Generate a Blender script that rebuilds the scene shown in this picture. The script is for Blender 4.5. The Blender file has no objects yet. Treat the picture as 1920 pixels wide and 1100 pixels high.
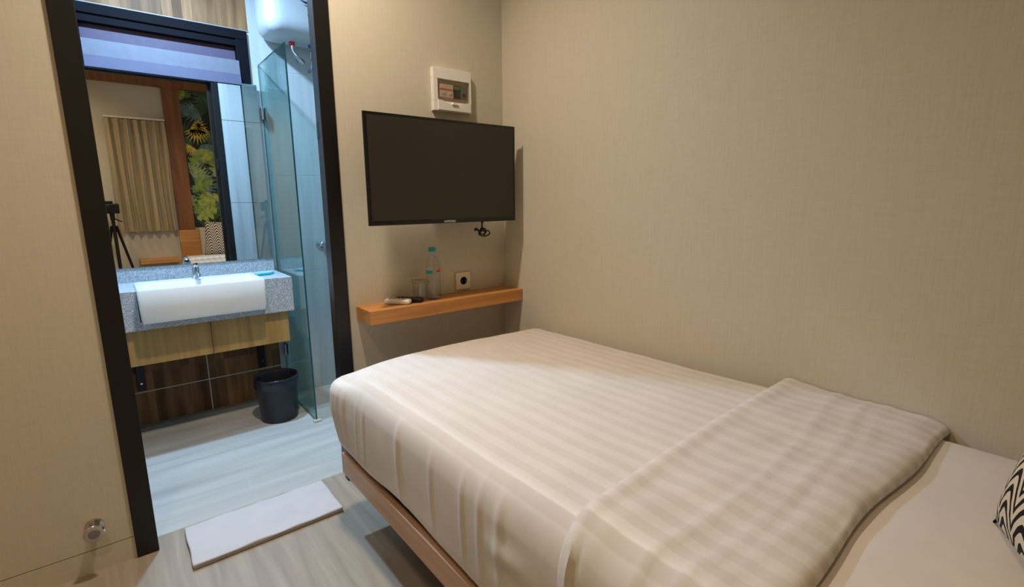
import bpy, bmesh, math, random
from mathutils import Vector, Matrix
random.seed(7)
scene = bpy.context.scene
COL = scene.collection
PI = math.pi

# ------------------------------------------------------------------ camera
F_PX = 930.0
def cam_axes(yaw, pitch, roll):
    y, p, r = (math.radians(a) for a in (yaw, pitch, roll))
    fw = Vector((math.sin(y)*math.cos(p), math.cos(y)*math.cos(p), -math.sin(p)))
    rt = Vector((math.cos(y), -math.sin(y), 0)); up = rt.cross(fw)
    return rt*math.cos(r)+up*math.sin(r), up*math.cos(r)-rt*math.sin(r), fw
RT, UP, FW = cam_axes(38.8, 10.6, -0.5)
cd = bpy.data.cameras.new('camera'); cam = bpy.data.objects.new('camera', cd); COL.objects.link(cam)
cd.sensor_fit = 'HORIZONTAL'; cd.sensor_width = 36.0; cd.lens = F_PX/1920*36.0
cd.clip_start = 0.01
M = Matrix.Identity(4)
for i in range(3):
    M[i][0], M[i][1], M[i][2] = RT[i], UP[i], -FW[i]
M.translation = Vector((0, -2.014, 1.2))
cam.matrix_world = M
scene.camera = cam

# ------------------------------------------------------------------ world, lamps, exposure
w = bpy.data.worlds.new('world'); scene.world = w; w.use_nodes = True
w.node_tree.nodes['Background'].inputs[0].default_value = (0.30, 0.33, 0.40, 1)
w.node_tree.nodes['Background'].inputs[1].default_value = 0.15
scene.view_settings.view_transform = 'Standard'
scene.view_settings.look = 'None'
scene.view_settings.gamma = 1.0
scene.view_settings.use_curve_mapping = False
scene.view_settings.exposure = 0.0
def area(name, loc, size, power, colour, aim=(0, 0, -1), spread=180):
    l = bpy.data.lights.new(name, 'AREA'); l.shape = 'DISK'; l.size = size; l.energy = power; l.color = colour
    l.spread = math.radians(spread)
    o = bpy.data.objects.new(name, l); COL.objects.link(o); o.location = loc
    o.rotation_euler = Vector(aim).to_track_quat('-Z', 'Y').to_euler()
    return o
WARM = (1.0, 0.84, 0.67); AMBER = (1.0, 0.70, 0.40); COOL = (0.43, 0.69, 1.0)
ROOM_LAMP = (0.50, -0.48, 2.68); BATH_LAMP = (0.30, 0.66, 2.46); FILL_LAMP = (-0.38, -1.60, 2.68)
area('room_light', ROOM_LAMP, 0.13, 18.8, WARM, spread=140)
area('fill_light', FILL_LAMP, 0.22, 7.5, AMBER, spread=130)  # added warm fill for the lower walls and bed side, no known lamp
area('bath_light', BATH_LAMP, 0.10, 48, COOL)

# ------------------------------------------------------------------ materials
MATS = {}
def lin(c): return tuple(((x/255)/12.92 if x/255 <= .04045 else ((x/255+.055)/1.055)**2.4) for x in c)
def base(name, rough=0.6, metal=0.0, spec=0.5):
    m = bpy.data.materials.new(name); m.use_nodes = True; MATS[name] = m
    b = m.node_tree.nodes['Principled BSDF']
    b.inputs['Roughness'].default_value = rough; b.inputs['Metallic'].default_value = metal
    b.inputs['Specular IOR Level'].default_value = spec
    return m, m.node_tree.nodes, m.node_tree.links, b
def ramp(n, stops):
    r = n.new('ShaderNodeValToRGB'); e = r.color_ramp.elements
    while len(e) < len(stops): e.new(0.5)
    for el, (p, c) in zip(e, stops): el.position = p; el.color = (*c, 1)
    return r
def plain(name, rgb, rough=0.5, metal=0.0, spec=0.5, var=0.05, scale=30.0, bump=0.0):
    """a colour with a little procedural variation"""
    m, n, l, b = base(name, rough, metal, spec)
    c = rgb if max(rgb) <= 1 else lin(rgb)
    t = n.new('ShaderNodeTexCoord'); x = n.new('ShaderNodeTexNoise'); x.inputs['Scale'].default_value = scale
    l.new(t.outputs['Object'], x.inputs['Vector'])
    r = ramp(n, [(0.3, tuple(v*(1-var) for v in c)), (0.7, tuple(min(1, v*(1+var)) for v in c))])
    l.new(x.outputs['Fac'], r.inputs['Fac']); l.new(r.outputs['Color'], b.inputs['Base Color'])
    if bump:
        bp = n.new('ShaderNodeBump'); bp.inputs['Strength'].default_value = bump; bp.inputs['Distance'].default_value = 0.002
        l.new(x.outputs['Fac'], bp.inputs['Height']); l.new(bp.outputs['Normal'], b.inputs['Normal'])
    return m
def streak(name, stops, scale, rough=0.5, spec=0.4, detail=5.0, second=None, bump=0.0, dist=0.6):
    """wood or streaked stone: noise stretched by 'scale' (per axis, world position)"""
    m, n, l, b = base(name, rough, 0, spec)
    g = n.new('ShaderNodeNewGeometry'); mp = n.new('ShaderNodeMapping'); mp.inputs['Scale'].default_value = scale
    l.new(g.outputs['Position'], mp.inputs['Vector'])
    x = n.new('ShaderNodeTexNoise'); x.inputs['Scale'].default_value = 1.0; x.inputs['Detail'].default_value = detail
    x.inputs['Distortion'].default_value = dist
    l.new(mp.outputs['Vector'], x.inputs['Vector'])
    r = ramp(n, stops); l.new(x.outputs['Fac'], r.inputs['Fac'])
    out = r.outputs['Color']
    if second:                                       # printed strips: (width, axis, strength)
        wd, ax, st = second
        s = n.new('ShaderNodeSeparateXYZ'); l.new(g.outputs['Position'], s.inputs[0])
        d = n.new('ShaderNodeMath'); d.operation = 'DIVIDE'; d.inputs[1].default_value = wd; l.new(s.outputs[ax], d.inputs[0])
        wob = n.new('ShaderNodeMath'); wob.operation = 'FLOOR'; l.new(d.outputs[0], wob.inputs[0])
        zf = n.new('ShaderNodeMath'); zf.operation = 'DIVIDE'; zf.inputs[1].default_value = 0.303; l.new(s.outputs[2], zf.inputs[0])
        zr = n.new('ShaderNodeMath'); zr.operation = 'FLOOR'; l.new(zf.outputs[0], zr.inputs[0])
        cb = n.new('ShaderNodeCombineXYZ'); l.new(wob.outputs[0], cb.inputs[0]); l.new(zr.outputs[0], cb.inputs[1])
        wn = n.new('ShaderNodeTexWhiteNoise'); wn.noise_dimensions = '2D'; l.new(cb.outputs[0], wn.inputs['Vector'])
        mr = n.new('ShaderNodeMapRange'); mr.inputs['To Min'].default_value = 1-st; mr.inputs['To Max'].default_value = 1+st
        l.new(wn.outputs['Value'], mr.inputs['Value'])
        mx = n.new('ShaderNodeVectorMath'); mx.operation = 'SCALE'; l.new(out, mx.inputs[0]); l.new(mr.outputs[0], mx.inputs['Scale'])
        out = mx.outputs[0]
    l.new(out, b.inputs['Base Color'])
    if bump:
        bp = n.new('ShaderNodeBump'); bp.inputs['Strength'].default_value = bump; bp.inputs['Distance'].default_value = 0.001
        l.new(x.outputs['Fac'], bp.inputs['Height']); l.new(bp.outputs['Normal'], b.inputs['Normal'])
    return m
def wallpaper(name, rgb, spec=0.25):
    m, n, l, b = base(name, 0.55, 0, spec)
    c = lin(rgb)
    g = n.new('ShaderNodeNewGeometry')
    hs = []
    for sc in ((260, 260, 9), (14, 14, 420)):
        mp = n.new('ShaderNodeMapping'); mp.inputs['Scale'].default_value = sc; l.new(g.outputs['Position'], mp.inputs['Vector'])
        x = n.new('ShaderNodeTexNoise'); x.inputs['Scale'].default_value = 1; x.inputs['Detail'].default_value = 2
        l.new(mp.outputs['Vector'], x.inputs['Vector']); hs.append(x.outputs['Fac'])
    a = n.new('ShaderNodeMath'); a.operation = 'ADD'; l.new(hs[0], a.inputs[0]); l.new(hs[1], a.inputs[1])
    hf = n.new('ShaderNodeMath'); hf.operation = 'MULTIPLY'; hf.inputs[1].default_value = 0.5; l.new(a.outputs[0], hf.inputs[0])
    r = ramp(n, [(0.3, tuple(v*.93 for v in c)), (0.7, tuple(v*1.06 for v in c))]); l.new(hf.outputs[0], r.inputs['Fac'])
    l.new(r.outputs['Color'], b.inputs['Base Color'])
    bp = n.new('ShaderNodeBump'); bp.inputs['Strength'].default_value = 0.12; bp.inputs['Distance'].default_value = 0.0008
    l.new(hf.outputs[0], bp.inputs['Height']); l.new(bp.outputs['Normal'], b.inputs['Normal'])
    return m
def fabric(name, rgb, stripes=None, sheen=0.0, bump=0.15, scale=500):
    """cotton; stripes=(period, start) gives satin bands running along Y on the upper face"""
    m, n, l, b = base(name, 0.75, 0, 0.25)
    c = lin(rgb)
    g = n.new('ShaderNodeNewGeometry')
    x = n.new('ShaderNodeTexNoise'); x.inputs['Scale'].default_value = scale; x.inputs['Detail'].default_value = 1
    l.new(g.outputs['Position'], x.inputs['Vector'])
    y = n.new('ShaderNodeTexNoise'); y.inputs['Scale'].default_value = 9; y.inputs['Detail'].default_value = 4
    l.new(g.outputs['Position'], y.inputs['Vector'])
    r = ramp(n, [(0.3, tuple(v*.96 for v in c)), (0.7, tuple(min(1, v*1.03) for v in c))]); l.new(y.outputs['Fac'], r.inputs['Fac'])
    col = r.outputs['Color']
    if stripes:
        s = n.new('ShaderNodeSeparateXYZ'); l.new(g.outputs['Position'], s.inputs[0])
        d = n.new('ShaderNodeMath'); d.operation = 'DIVIDE'; d.inputs[1].default_value = stripes[0]; l.new(s.outputs[0], d.inputs[0])
        f = n.new('ShaderNodeMath'); f.operation = 'PINGPONG'; f.inputs[1].default_value = 0.5; l.new(d.outputs[0], f.inputs[0])
        rs = ramp(n, [(0.40, (0, 0, 0)), (0.60, (1, 1, 1))])
        sc = n.new('ShaderNodeMath'); sc.operation = 'MULTIPLY'; sc.inputs[1].default_value = 2.0; l.new(f.outputs[0], sc.inputs[0])
        l.new(sc.outputs[0], rs.inputs['Fac'])
        mx = n.new('ShaderNodeMix'); mx.data_type = 'RGBA'; mx.blend_type = 'MULTIPLY'
        l.new(rs.outputs['Color'], mx.inputs['Factor']); l.new(col, mx.inputs['A']); mx.inputs['B'].default_value = (0.905, 0.897, 0.888, 1)  # dull bands darkened: part of the satin sheen is put into the colour
        col = mx.outputs['Result']
        rr = n.new('ShaderNodeMapRange'); rr.inputs['To Min'].default_value = 0.50; rr.inputs['To Max'].default_value = 0.8
        l.new(rs.outputs['Color'], rr.inputs['Value']); l.new(rr.outputs[0], b.inputs['Roughness'])
        r2 = n.new('ShaderNodeMapRange'); r2.inputs['To Min'].default_value = 0.62; r2.inputs['To Max'].default_value = 0.10
        l.new(rs.outputs['Color'], r2.inputs['Value']); l.new(r2.outputs[0], b.inputs['Specular IOR Level'])
    l.new(col, b.inputs['Base Color'])
    bp = n.new('ShaderNodeBump'); bp.inputs['Strength'].default_value = bump; bp.inputs['Distance'].default_value = 0.0006
    l.new(x.outputs['Fac'], bp.inputs['Height'])
    bq = n.new('ShaderNodeBump'); bq.inputs['Strength'].default_value = 0.25; bq.inputs['Distance'].default_value = 0.006
    l.new(y.outputs['Fac'], bq.inputs['Height']); l.new(bp.outputs['Normal'], bq.inputs['Normal'])
    l.new(bq.outputs['Normal'], b.inputs['Normal'])
    return m
def thin_glass(name, tint, ior=1.5, rough=0.0):
    """a sheet of glass: lets light pass with a tint and mirrors by Fresnel"""
    m = bpy.data.materials.new(name); m.use_nodes = True; MATS[name] = m
    n, l = m.node_tree.nodes, m.node_tree.links; n.remove(n['Principled BSDF'])
    t = n.new('ShaderNodeBsdfTransparent'); t.inputs[0].default_value = (*tint, 1)
    g = n.new('ShaderNodeBsdfGlossy'); g.inputs['Roughness'].default_value = rough
    fr = n.new('ShaderNodeFresnel'); ge = n.new('ShaderNodeNewGeometry')   # the same index from either face of the sheet
    mr = n.new('ShaderNodeMapRange'); mr.inputs['To Min'].default_value = ior; mr.inputs['To Max'].default_value = 1/ior
    l.new(ge.outputs['Backfacing'], mr.inputs['Value']); l.new(mr.outputs[0], fr.inputs[0])
    mx = n.new('ShaderNodeMixShader'); l.new(fr.outputs[0], mx.inputs[0]); l.new(t.outputs[0], mx.inputs[1]); l.new(g.outputs[0], mx.inputs[2])
    l.new(mx.outputs[0], n['Material Output'].inputs[0]); return m
def emit(name, rgb, strength):
    m, n, l, b = base(name); b.inputs['Emission Color'].default_value = (*rgb, 1); b.inputs['Emission Strength'].default_value = strength
    b.inputs['Base Color'].default_value = (.9, .9, .9, 1); return m
def speckle(name, cols, scale=260, rough=0.3):
    m, n, l, b = base(name, rough)
    t = n.new('ShaderNodeTexCoord'); v = n.new('ShaderNodeTexVoronoi'); v.inputs['Scale'].default_value = scale
    l.new(t.outputs['Object'], v.inputs['Vector'])
    s = n.new('ShaderNodeSeparateColor'); l.new(v.outputs['Color'], s.inputs[0])
    r = ramp(n, [(i/(len(cols)-1), lin(c)) for i, c in enumerate(cols)]); l.new(s.outputs[0], r.inputs['Fac'])
    l.new(r.outputs['Color'], b.inputs['Base Color']); return m
def chevron(name, a, bcol):
    """cushion print: nested curved bands in black on white"""
    m, n, l, b = base(name, 0.8, 0, 0.2)
    t = n.new('ShaderNodeTexCoord'); s = n.new('ShaderNodeSeparateXYZ'); l.new(t.outputs['Generated'], s.inputs[0])
    def mth(op, i, j=None):
        q = n.new('ShaderNodeMath'); q.operation = op
        for k, v in enumerate((i, j)):
            if v is None: continue
            if isinstance(v, (int, float)): q.inputs[k].default_value = v
            else: l.new(v, q.inputs[k])
        return q.outputs[0]
    u = mth('PINGPONG', mth('MULTIPLY', s.outputs[0], 6.0), 0.5)
    v = mth('MULTIPLY', s.outputs[2], 6.5)
    k = mth('FRACT', mth('MULTIPLY', mth('ADD', v, mth('MULTIPLY', mth('POWER', u, 1.5), 2.6)), 1.9))
    st = mth('GREATER_THAN', k, 0.55)
    mx = n.new('ShaderNodeMix'); mx.data_type = 'RGBA'; l.new(st, mx.inputs['Factor'])
    mx.inputs['A'].default_value = (*lin(a), 1); mx.inputs['B'].default_value = (*lin(bcol), 1)
    l.new(mx.outputs['Result'], b.inputs['Base Color']); return m

wall_m = wallpaper('wall_paper_beige', (203, 195, 176))
ceil_m = plain('ceiling_white', (240, 236, 228), 0.8, bump=0.05)
floor_m = streak('vinyl_plank', [(0.25, lin((140, 128, 112))), (0.5, lin((154, 142, 126))), (0.75, lin((166, 155, 138)))], (30, 2.2, 20), 0.45, bump=0.06)
tilef_m = streak('bath_floor_tile', [(0.25, lin((161, 162, 159))), (0.5, lin((181, 181, 177))), (0.75, lin((198, 198, 193)))], (1.1, 14, 20), 0.38)
tilew_m = streak('bath_wall_tile', [(0.25, lin((154, 158, 159))), (0.5, lin((174, 177, 178))), (0.75, lin((187, 190, 191)))], (16, 16, 0.9), 0.35)
woodt_m = streak('wood_print_tile', [(0.2, lin((79, 55, 36))), (0.5, lin((115, 83, 56))), (0.8, lin((141, 107, 77)))], (26, 26, 2.2), 0.5, spec=0.12, second=(0.043, 0, 0.42))
grout_m = plain('grout', (206, 204, 198), 0.9)
groutf_m = plain('grout_floor', (196, 186, 164), 0.9)
oak_x = streak('oak_along_shelf', [(0.25, lin((172, 112, 58))), (0.5, lin((196, 136, 76))), (0.75, lin((212, 156, 96)))], (2.2, 34, 34), 0.4, bump=0.04)
oak_z = streak('oak_upright', [(0.25, lin((104, 64, 36))), (0.5, lin((130, 82, 48))), (0.75, lin((148, 96, 58)))], (30, 30, 2.0), 0.45)
oak_v = streak('oak_vanity', [(0.25, lin((160, 122, 66))), (0.5, lin((182, 144, 86))), (0.75, lin((198, 160, 100)))], (28, 28, 1.6), 0.5)
bedw_m = streak('bed_oak', [(0.25, lin((168, 130, 98))), (0.5, lin((184, 146, 112))), (0.75, lin((198, 160, 126)))], (30, 1.8, 30), 0.45)
dark_m = plain('dark_recess', (52, 34, 24), 0.8)
black_m = plain('black_frame', (22, 20, 19), 0.38, spec=0.4)
blackmetal_m = plain('black_metal', (24, 24, 26), 0.45, 0.3)
screen_m = plain('screen_dark', (52, 47, 42), 0.33, spec=0.35, var=0.02)
bezel_m = plain('bezel_black', (17, 16, 15), 0.3)
white_m = plain('white_plastic', (232, 228, 220), 0.35, var=0.02)
grey_m = plain('grey_plastic', (120, 118, 114), 0.5)
ceramic_m = plain('white_ceramic', (238, 238, 236), 0.12, var=0.01)
heater_m = plain('heater_enamel', (176, 180, 183), 0.42, var=0.01)
chrome_m = plain('chrome', (200, 200, 200), 0.12, 1.0, var=0.02)
granite_m = speckle('granite', [(112, 114, 120), (190, 192, 196), (160, 162, 168), (226, 227, 228), (140, 142, 148)], 330)
duvet_m = fabric('duvet_satin_stripe', (214, 207, 199), stripes=(0.0515, 0))
sheet_m = fabric('fitted_sheet', (212, 205, 198))
towel_m = fabric('towel', (192, 189, 190), bump=0.5, scale=420)
curtain_m = fabric('curtain_linen', (176, 160, 130), bump=0.3)
head_m = plain('upholstery', (214, 200, 176), 0.8)
mirror_m = plain('mirror_silver', (235, 240, 240), 0.0, 1.0, var=0.0)
glass_m = thin_glass('shower_glass', (0.80, 0.93, 0.92))
glassedge_m = plain('glass_edge', (24, 84, 80), 0.2)
clear_m = thin_glass("clear_plastic", (0.97, 0.98, 0.985))
tumbler_m = thin_glass("tumbler_glass", (0.96, 0.965, 0.955))
smoke_m = thin_glass('smoked_cover', (0.90, 0.86, 0.82))
water_m = thin_glass('water', (0.95, 0.97, 0.98), 1.33)
louvre_ms = [plain('louvre_%d' % i, c, 0.55, spec=.15) for i, c in enumerate(((76, 52, 56), (74, 65, 82), (98, 98, 108), (82, 80, 98)))]
winframe_m = plain('window_black', (13, 13, 18), 0.7, spec=0.06)
liner_m = plain('bin_liner', (34, 34, 46), 0.2, var=0.15)
bin_m = plain('bin_black', (26, 27, 34), 0.45)
teal_m = plain('teal_wrapper', (60, 176, 196), 0.35)
cap_m = plain('bottle_cap', (24, 150, 158), 0.4)
red_m = plain('red_plastic', (200, 44, 40), 0.4)
blue_m = plain('blue_print', (50, 70, 170), 0.5)
orange_m = plain('orange_mark', (220, 110, 50), 0.5)
green_m = plain('green_mark', (86, 140, 110), 0.5)
logo_m = plain('logo_white', (222, 222, 222), 0.4)
paper_m = plain('paper', (170, 158, 128), 0.8)
cushion_m = chevron('cushion_print', (222, 216, 204), (26, 24, 26))
pillow_m = fabric('pillow_cotton', (232, 226, 216))
lampglow_w = emit('lamp_warm', (1.0, 0.8, 0.55), 3.0)
lampglow_c = emit('lamp_cool', (0.85, 0.93, 1.0), 3.0)

# ------------------------------------------------------------------ mesh helpers
def tag(o, label=None, cat=None, group=None, kind=None):
    if label: o['label'] = label
    if cat: o['category'] = cat
    if group: o['group'] = group
    if kind: o['kind'] = kind
    return o
def root_of(o):
    v = Vector((0, 0, 0))
    while o: v += o.location; o = o.parent
    return v
def obj(name, bm, mat, parent=None, at=None, smooth=False, label=None):
    """links one mesh object; geometry is given in world coordinates and moved to the parent's (or its own) origin"""
    org = root_of(parent) if parent else Vector(at if at else (0, 0, 0))
    bmesh.ops.recalc_face_normals(bm, faces=bm.faces)
    bmesh.ops.translate(bm, verts=bm.verts, vec=-org)
    me = bpy.data.meshes.new(name); bm.to_mesh(me); bm.free()
    for m in (mat if isinstance(mat, (list, tuple)) else [mat]): me.materials.append(m)
    if smooth:
        for p in me.polygons: p.use_smooth = True
        if smooth is not True: 
            me.set_sharp_from_angle(angle=math.radians(smooth))
    o = bpy.data.objects.new(name, me); COL.objects.link(o)
    if parent: o.parent = parent
    else: o.location = org
    if label: o['label'] = label
    return o
def empty(name, loc, label, cat, group=None):
    o = bpy.data.objects.new(name, None); COL.objects.link(o); o.location = loc; o.empty_display_size = 0.05
    return tag(o, label, cat, group)
def box(bm, x0, x1, y0, y1, z0, z1, bev=0.0, seg=2, mi=0):
    r = bmesh.ops.create_cube(bm, size=1.0); vs = r['verts']
    bmesh.ops.scale(bm, verts=vs, vec=(x1-x0, y1-y0, z1-z0))
    bmesh.ops.translate(bm, verts=vs, vec=((x0+x1)/2, (y0+y1)/2, (z0+z1)/2))
    fs = set(f for v in vs for f in v.link_faces)
    for f in fs: f.material_index = mi
    if bev:
        es = list(set(e for v in vs for e in v.link_edges))
        bmesh.ops.bevel(bm, geom=es, offset=bev, segments=seg, profile=0.5, affect='EDGES')
    return bm
def B(*a, **k): return box(bmesh.new(), *a, **k)
def frame_to(d):
    d = Vector(d).normalized(); a = Vector((0, 0, 1)) if abs(d.z) < .9 else Vector((1, 0, 0))
    u = d.cross(a).normalized(); return u, d.cross(u).normalized()
def tube(bm, pts, r, n=10, mi=0, cap=True):
    pts = [Vector(p) for p in pts]; rs = r if isinstance(r, (list, tuple)) else [r]*len(pts); rings = []
    u = None
    for i, p in enumerate(pts):
        d = (pts[min(i+1, len(pts)-1)]-pts[max(i-1, 0)]).normalized()
        if u is None: u, v = frame_to(d)
        else:
            u = (u-d*u.dot(d)).normalized(); v = d.cross(u)
        rings.append([bm.verts.new(p+(u*math.cos(2*PI*k/n)+v*math.sin(2*PI*k/n))*rs[i]) for k in range(n)])
    for a, b in zip(rings, rings[1:]):
        for k in range(n):
            f = bm.faces.new((a[k], a[(k+1) % n], b[(k+1) % n], b[k])); f.material_index = mi
    if cap:
        for q in (rings[0], rings[-1]):
            f = bm.faces.new(q); f.material_index = mi
    return bm
def T(*a, **k): return tube(bmesh.new(), *a, **k)
def lathe(prof, c, n=32, axis='z', close=False):
    """prof: [(radius, height)] around axis through c"""
    bm = bmesh.new(); rings = []
    for r, h in prof:
        ring = []
        for k in range(n):
            a = 2*PI*k/n; q = (r*math.cos(a), r*math.sin(a), h)
            if axis == 'y': q = (q[0], h, q[1])
            if axis == 'x': q = (h, q[0], q[1])
            ring.append(bm.verts.new(Vector(c)+Vector(q)))
        rings.append(ring)
    for a, b in zip(rings, rings[1:]):
        for k in range(n): bm.faces.new((a[k], a[(k+1) % n], b[(k+1) % n], b[k]))
    for q, pr in ((rings[0], prof[0]), (rings[-1], prof[-1])):
        if pr[0] > 1e-4: bm.faces.new(q)
    bmesh.ops.remove_doubles(bm, verts=bm.verts, dist=1e-5)
    return bm
def spline(P, k=8):
    P = [Vector(p) for p in P]; out = []
    for i in range(len(P)-1):
        a, b, c, d = P[max(i-1, 0)], P[i], P[i+1], P[min(i+2, len(P)-1)]
        for j in range(k):
            t = j/k; out.append(0.5*((2*b)+(c-a)*t+(2*a-5*b+4*c-d)*t*t+(3*b-a-3*c+d)*t**3))
    return out+[P[-1]]
def prism(bm, poly, axis, a, b, mi=0):
    """polygon in the two remaining axes, extruded from a to b along axis"""
    def P(q, h): return {'x': (h, q[0], q[1]), 'y': (q[0], h, q[1]), 'z': (q[0], q[1], h)}[axis]
    lo = [bm.verts.new(P(q, a)) for q in poly]; hi = [bm.verts.new(P(q, b)) for q in poly]
    n = len(poly)
    for f in [bm.faces.new(lo), bm.faces.new(hi)]+[bm.faces.new((lo[i], lo[(i+1) % n], hi[(i+1) % n], hi[i])) for i in range(n)]:
        f.material_index = mi
    return bm
def rounded_box(x0, x1, y0, y1, z0, z1, R, step, disp=None, skip=()):
    """dense rounded block; disp(p, n) gives a moved point; skip drops cuboid sides such as '-z'"""
    bm = bmesh.new(); lo = Vector((x0, y0, z0)); hi = Vector((x1, y1, z1))
    ilo, ihi = lo+Vector((R,)*3), hi-Vector((R,)*3)
    cache = {}
    def vert(p):
        key = tuple(round(v, 5) for v in p)
        if key not in cache:
            c = Vector([min(max(p[i], ilo[i]), ihi[i]) for i in range(3)]); d = p-c
            n = d.normalized(); q = c+n*R if d.length > R or d.length > 0 else p
            cache[key] = bm.verts.new(disp(q, n) if disp else q)
        return cache[key]
    def marks(a, b):
        e = [a+R*(1-math.cos(t*PI/8))*1.0 for t in range(0, 5)]
        f = [b-R*(1-math.cos(t*PI/8)) for t in range(0, 5)][::-1]
        k = max(1, int((b-a-2*R)/step)); mid = [a+R+(b-a-2*R)*i/k for i in range(1, k)]
        return e+mid+f
    mk = [marks(lo[i], hi[i]) for i in range(3)]
    for ax in range(3):
        u, v = [i for i in range(3) if i != ax]
        for sgn, val in (('-', lo[ax]), ('+', hi[ax])):
            if sgn+'xyz'[ax] in skip: continue
            for i in range(len(mk[u])-1):
                for j in range(len(mk[v])-1):
                    q = []
                    for a, b in ((i, j), (i+1, j), (i+1, j+1), (i, j+1)):
                        p = Vector((0, 0, 0)); p[ax] = val; p[u] = mk[u][a]; p[v] = mk[v][b]; q.append(vert(p))
                    if len(set(q)) == 4: bm.faces.new(q)
    return bm
def letters(txt, size, name, mat, parent, loc, rot, label=None, depth=0.0004):
    c = bpy.data.curves.new(name, 'FONT'); c.body = txt; c.size = size; c.extrude = depth; c.align_x = 'CENTER'; c.resolution_u = 2
    t = bpy.data.objects.new('tmp_text', c); COL.objects.link(t)
    me = bpy.data.meshes.new_from_object(t.evaluated_get(bpy.context.evaluated_depsgraph_get()))
    bpy.data.objects.remove(t); me.name = name
    me.materials.clear(); me.materials.append(mat)
    o = bpy.data.objects.new(name, me); COL.objects.link(o); o.parent = parent
    o.location = Vector(loc)-root_of(parent); o.rotation_euler = rot
    return o
def struct(name, bm, mat, parent=None, smooth=False):
    o = obj(name, bm, mat, parent, smooth=smooth)
    if not parent: o['kind'] = 'structure'
    return o

# ------------------------------------------------------------------ room shell
XL, XR, YB, ZC = -0.95, 1.57, -2.35, 2.70      # room limits; y = 0 is the television wall
TW = 0.09                                      # its thickness
BL, BY = -0.14, 1.235                          # bathroom left wall and back wall
struct('floor', B(XL-.1, XR+.1, YB-.1, 0.072, -0.10, 0.0), floor_m)
struct('ceiling', B(XL-.1, XR+.1, YB-.1, 0.0, ZC, ZC+.1), ceil_m)
bm = bmesh.new()
box(bm, XL-.1, -0.058, 0.0, TW, 0, ZC+.1); box(bm, 0.730, XR, 0.0, TW, 0, ZC+.1); box(bm, -0.058, 0.730, 0.0, TW, 2.105, ZC+.1)
wf = struct('wall_front', bm, wall_m)
struct('wall_right', B(XR, XR+.1, YB-.1, BY+.1, 0, ZC+.1), wall_m)
struct('wall_rear', B(XL-.1, XR, YB-.1, YB, 0, ZC+.1), wall_m)
struct('wall_left', B(XL-.1, XL, YB, 0.0, 0, ZC+.1), wall_m)
struct('baseboard_front', B(XL, -0.0622, -0.011, 0.0, 0.0, 0.0785), wall_m)
obj('panel', B(XL, -0.0622, -0.011, 0.0, 0.0815, ZC), wall_m, wf)
# bathroom shell
bf = struct('floor_bathroom', B(BL, XR, 0.072, BY, -0.10, -0.0008), groutf_m)
struct('ceiling_bathroom', B(BL, XR, TW, BY, 2.5, 2.6), ceil_m)
struct('wall_bathroom_left', B(BL-.1, BL, TW, BY+.1, 0, 2.6), tilew_m)
bm = bmesh.new()
box(bm, BL, XR, BY-.0095, BY+.1, 0, 1.84); box(bm, BL, XR, BY-.0095, BY+.1, 2.136, 2.6)
box(bm, BL, -0.03, BY-.0095, BY+.1, 1.84, 2.136); box(bm, 0.722, XR, BY-.0095, BY+.1, 1.84, 2.136)
wb = struct('wall_bathroom_back', bm, grout_m)
# tiles: floor
xs = [BL, 0.344, 0.944, XR]; ys = [0.074, 0.652, BY]
for i in range(3):
    for j in range(2):
        struct('tile', B(xs[i]+.0012, xs[i+1]-.0012, ys[j]+.0012, ys[j+1]-.0012, -0.012, 0.0, .0008, 1), tilef_m, bf)
# wood-print tiles: two rows under the vanity, the rows over the window
for z0, z1 in ((0.012, 0.195), (0.200, 0.497), (2.139, 2.5)):
    for x0, x1 in ((BL, 0.343), (0.348, 0.735)) if z0 < 1 else ((BL, 0.3452), (0.3458, 0.735)):
        struct('tile', B(x0, x1, BY-.011, BY, z0, z1, .001, 1), woodt_m, wb)
# grey tiles of the shower wall
for z0, z1 in ((0.0, 0.19), (0.193, 0.775), (0.778, 1.36), (1.363, 1.945), (1.948, 2.5)):
    for x0, x1 in ((0.738, 1.335), (1.338, XR)):
        struct('tile', B(x0, x1, BY-.011, BY, z0, z1, .001, 1), tilew_m, wb)
# grey tiles on the bathroom face of the door wall (seen in the mirror)
for z0, z1 in ((0.0, 0.6), (0.603, 1.2), (1.203, 1.8), (1.803, 2.5)):
    for x0, x1 in ((0.741, 1.15), (1.153, XR)):
        struct('tile', B(x0, x1, TW, TW+.010, z0, z1, .001, 1), tilew_m, wf)
struct('tile', B(BL, 0.738, TW, TW+.010, 2.108, 2.5, .001, 1), tilew_m, wf)
struct('trim_1', B(0.7352, 0.7378, BY-.013, BY, 0.0, 2.5), grout_m)
struct('trim_2', B(BL, 0.735, BY-.016, BY, 0.0, 0.011), grey_m)
struct('trim_3', B(BL, 0.735, BY-.016, BY, 2.131, 2.139, .001), grey_m)

# ------------------------------------------------------------------ door frame
door = bpy.data.objects.new('door_1', None); COL.objects.link(door); door['kind'] = 'structure'
bm = bmesh.new(); box(bm, -0.062, 0.0, -0.020, 0.022, 0.002, 2.12, .002); box(bm, -0.058, -0.022, 0.022, TW+.004, 0.0, 2.105, .001)
obj('door_post', bm, black_m, door)
bm = bmesh.new(); box(bm, 0.680, 0.738, -0.015, 0.022, 0.0, 2.12, .002); box(bm, 0.699, 0.738, 0.022, TW+.012, 0.0, 2.105, .001)
obj('door_post', bm, black_m, door)
bm = bmesh.new(); box(bm, 0.0, 0.680, -0.018, 0.022, 2.055, 2.12, .002); box(bm, -0.022, 0.699, 0.022, TW+.012, 2.065, 2.105, .001)
obj('door_lintel', bm, black_m, door)
bm = B(0.690, 0.700, 0.030, 0.070, 1.435, 1.520, .002); box(bm, 0.684, 0.694, 0.038, 0.060, 1.445, 1.510, .002)
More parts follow.
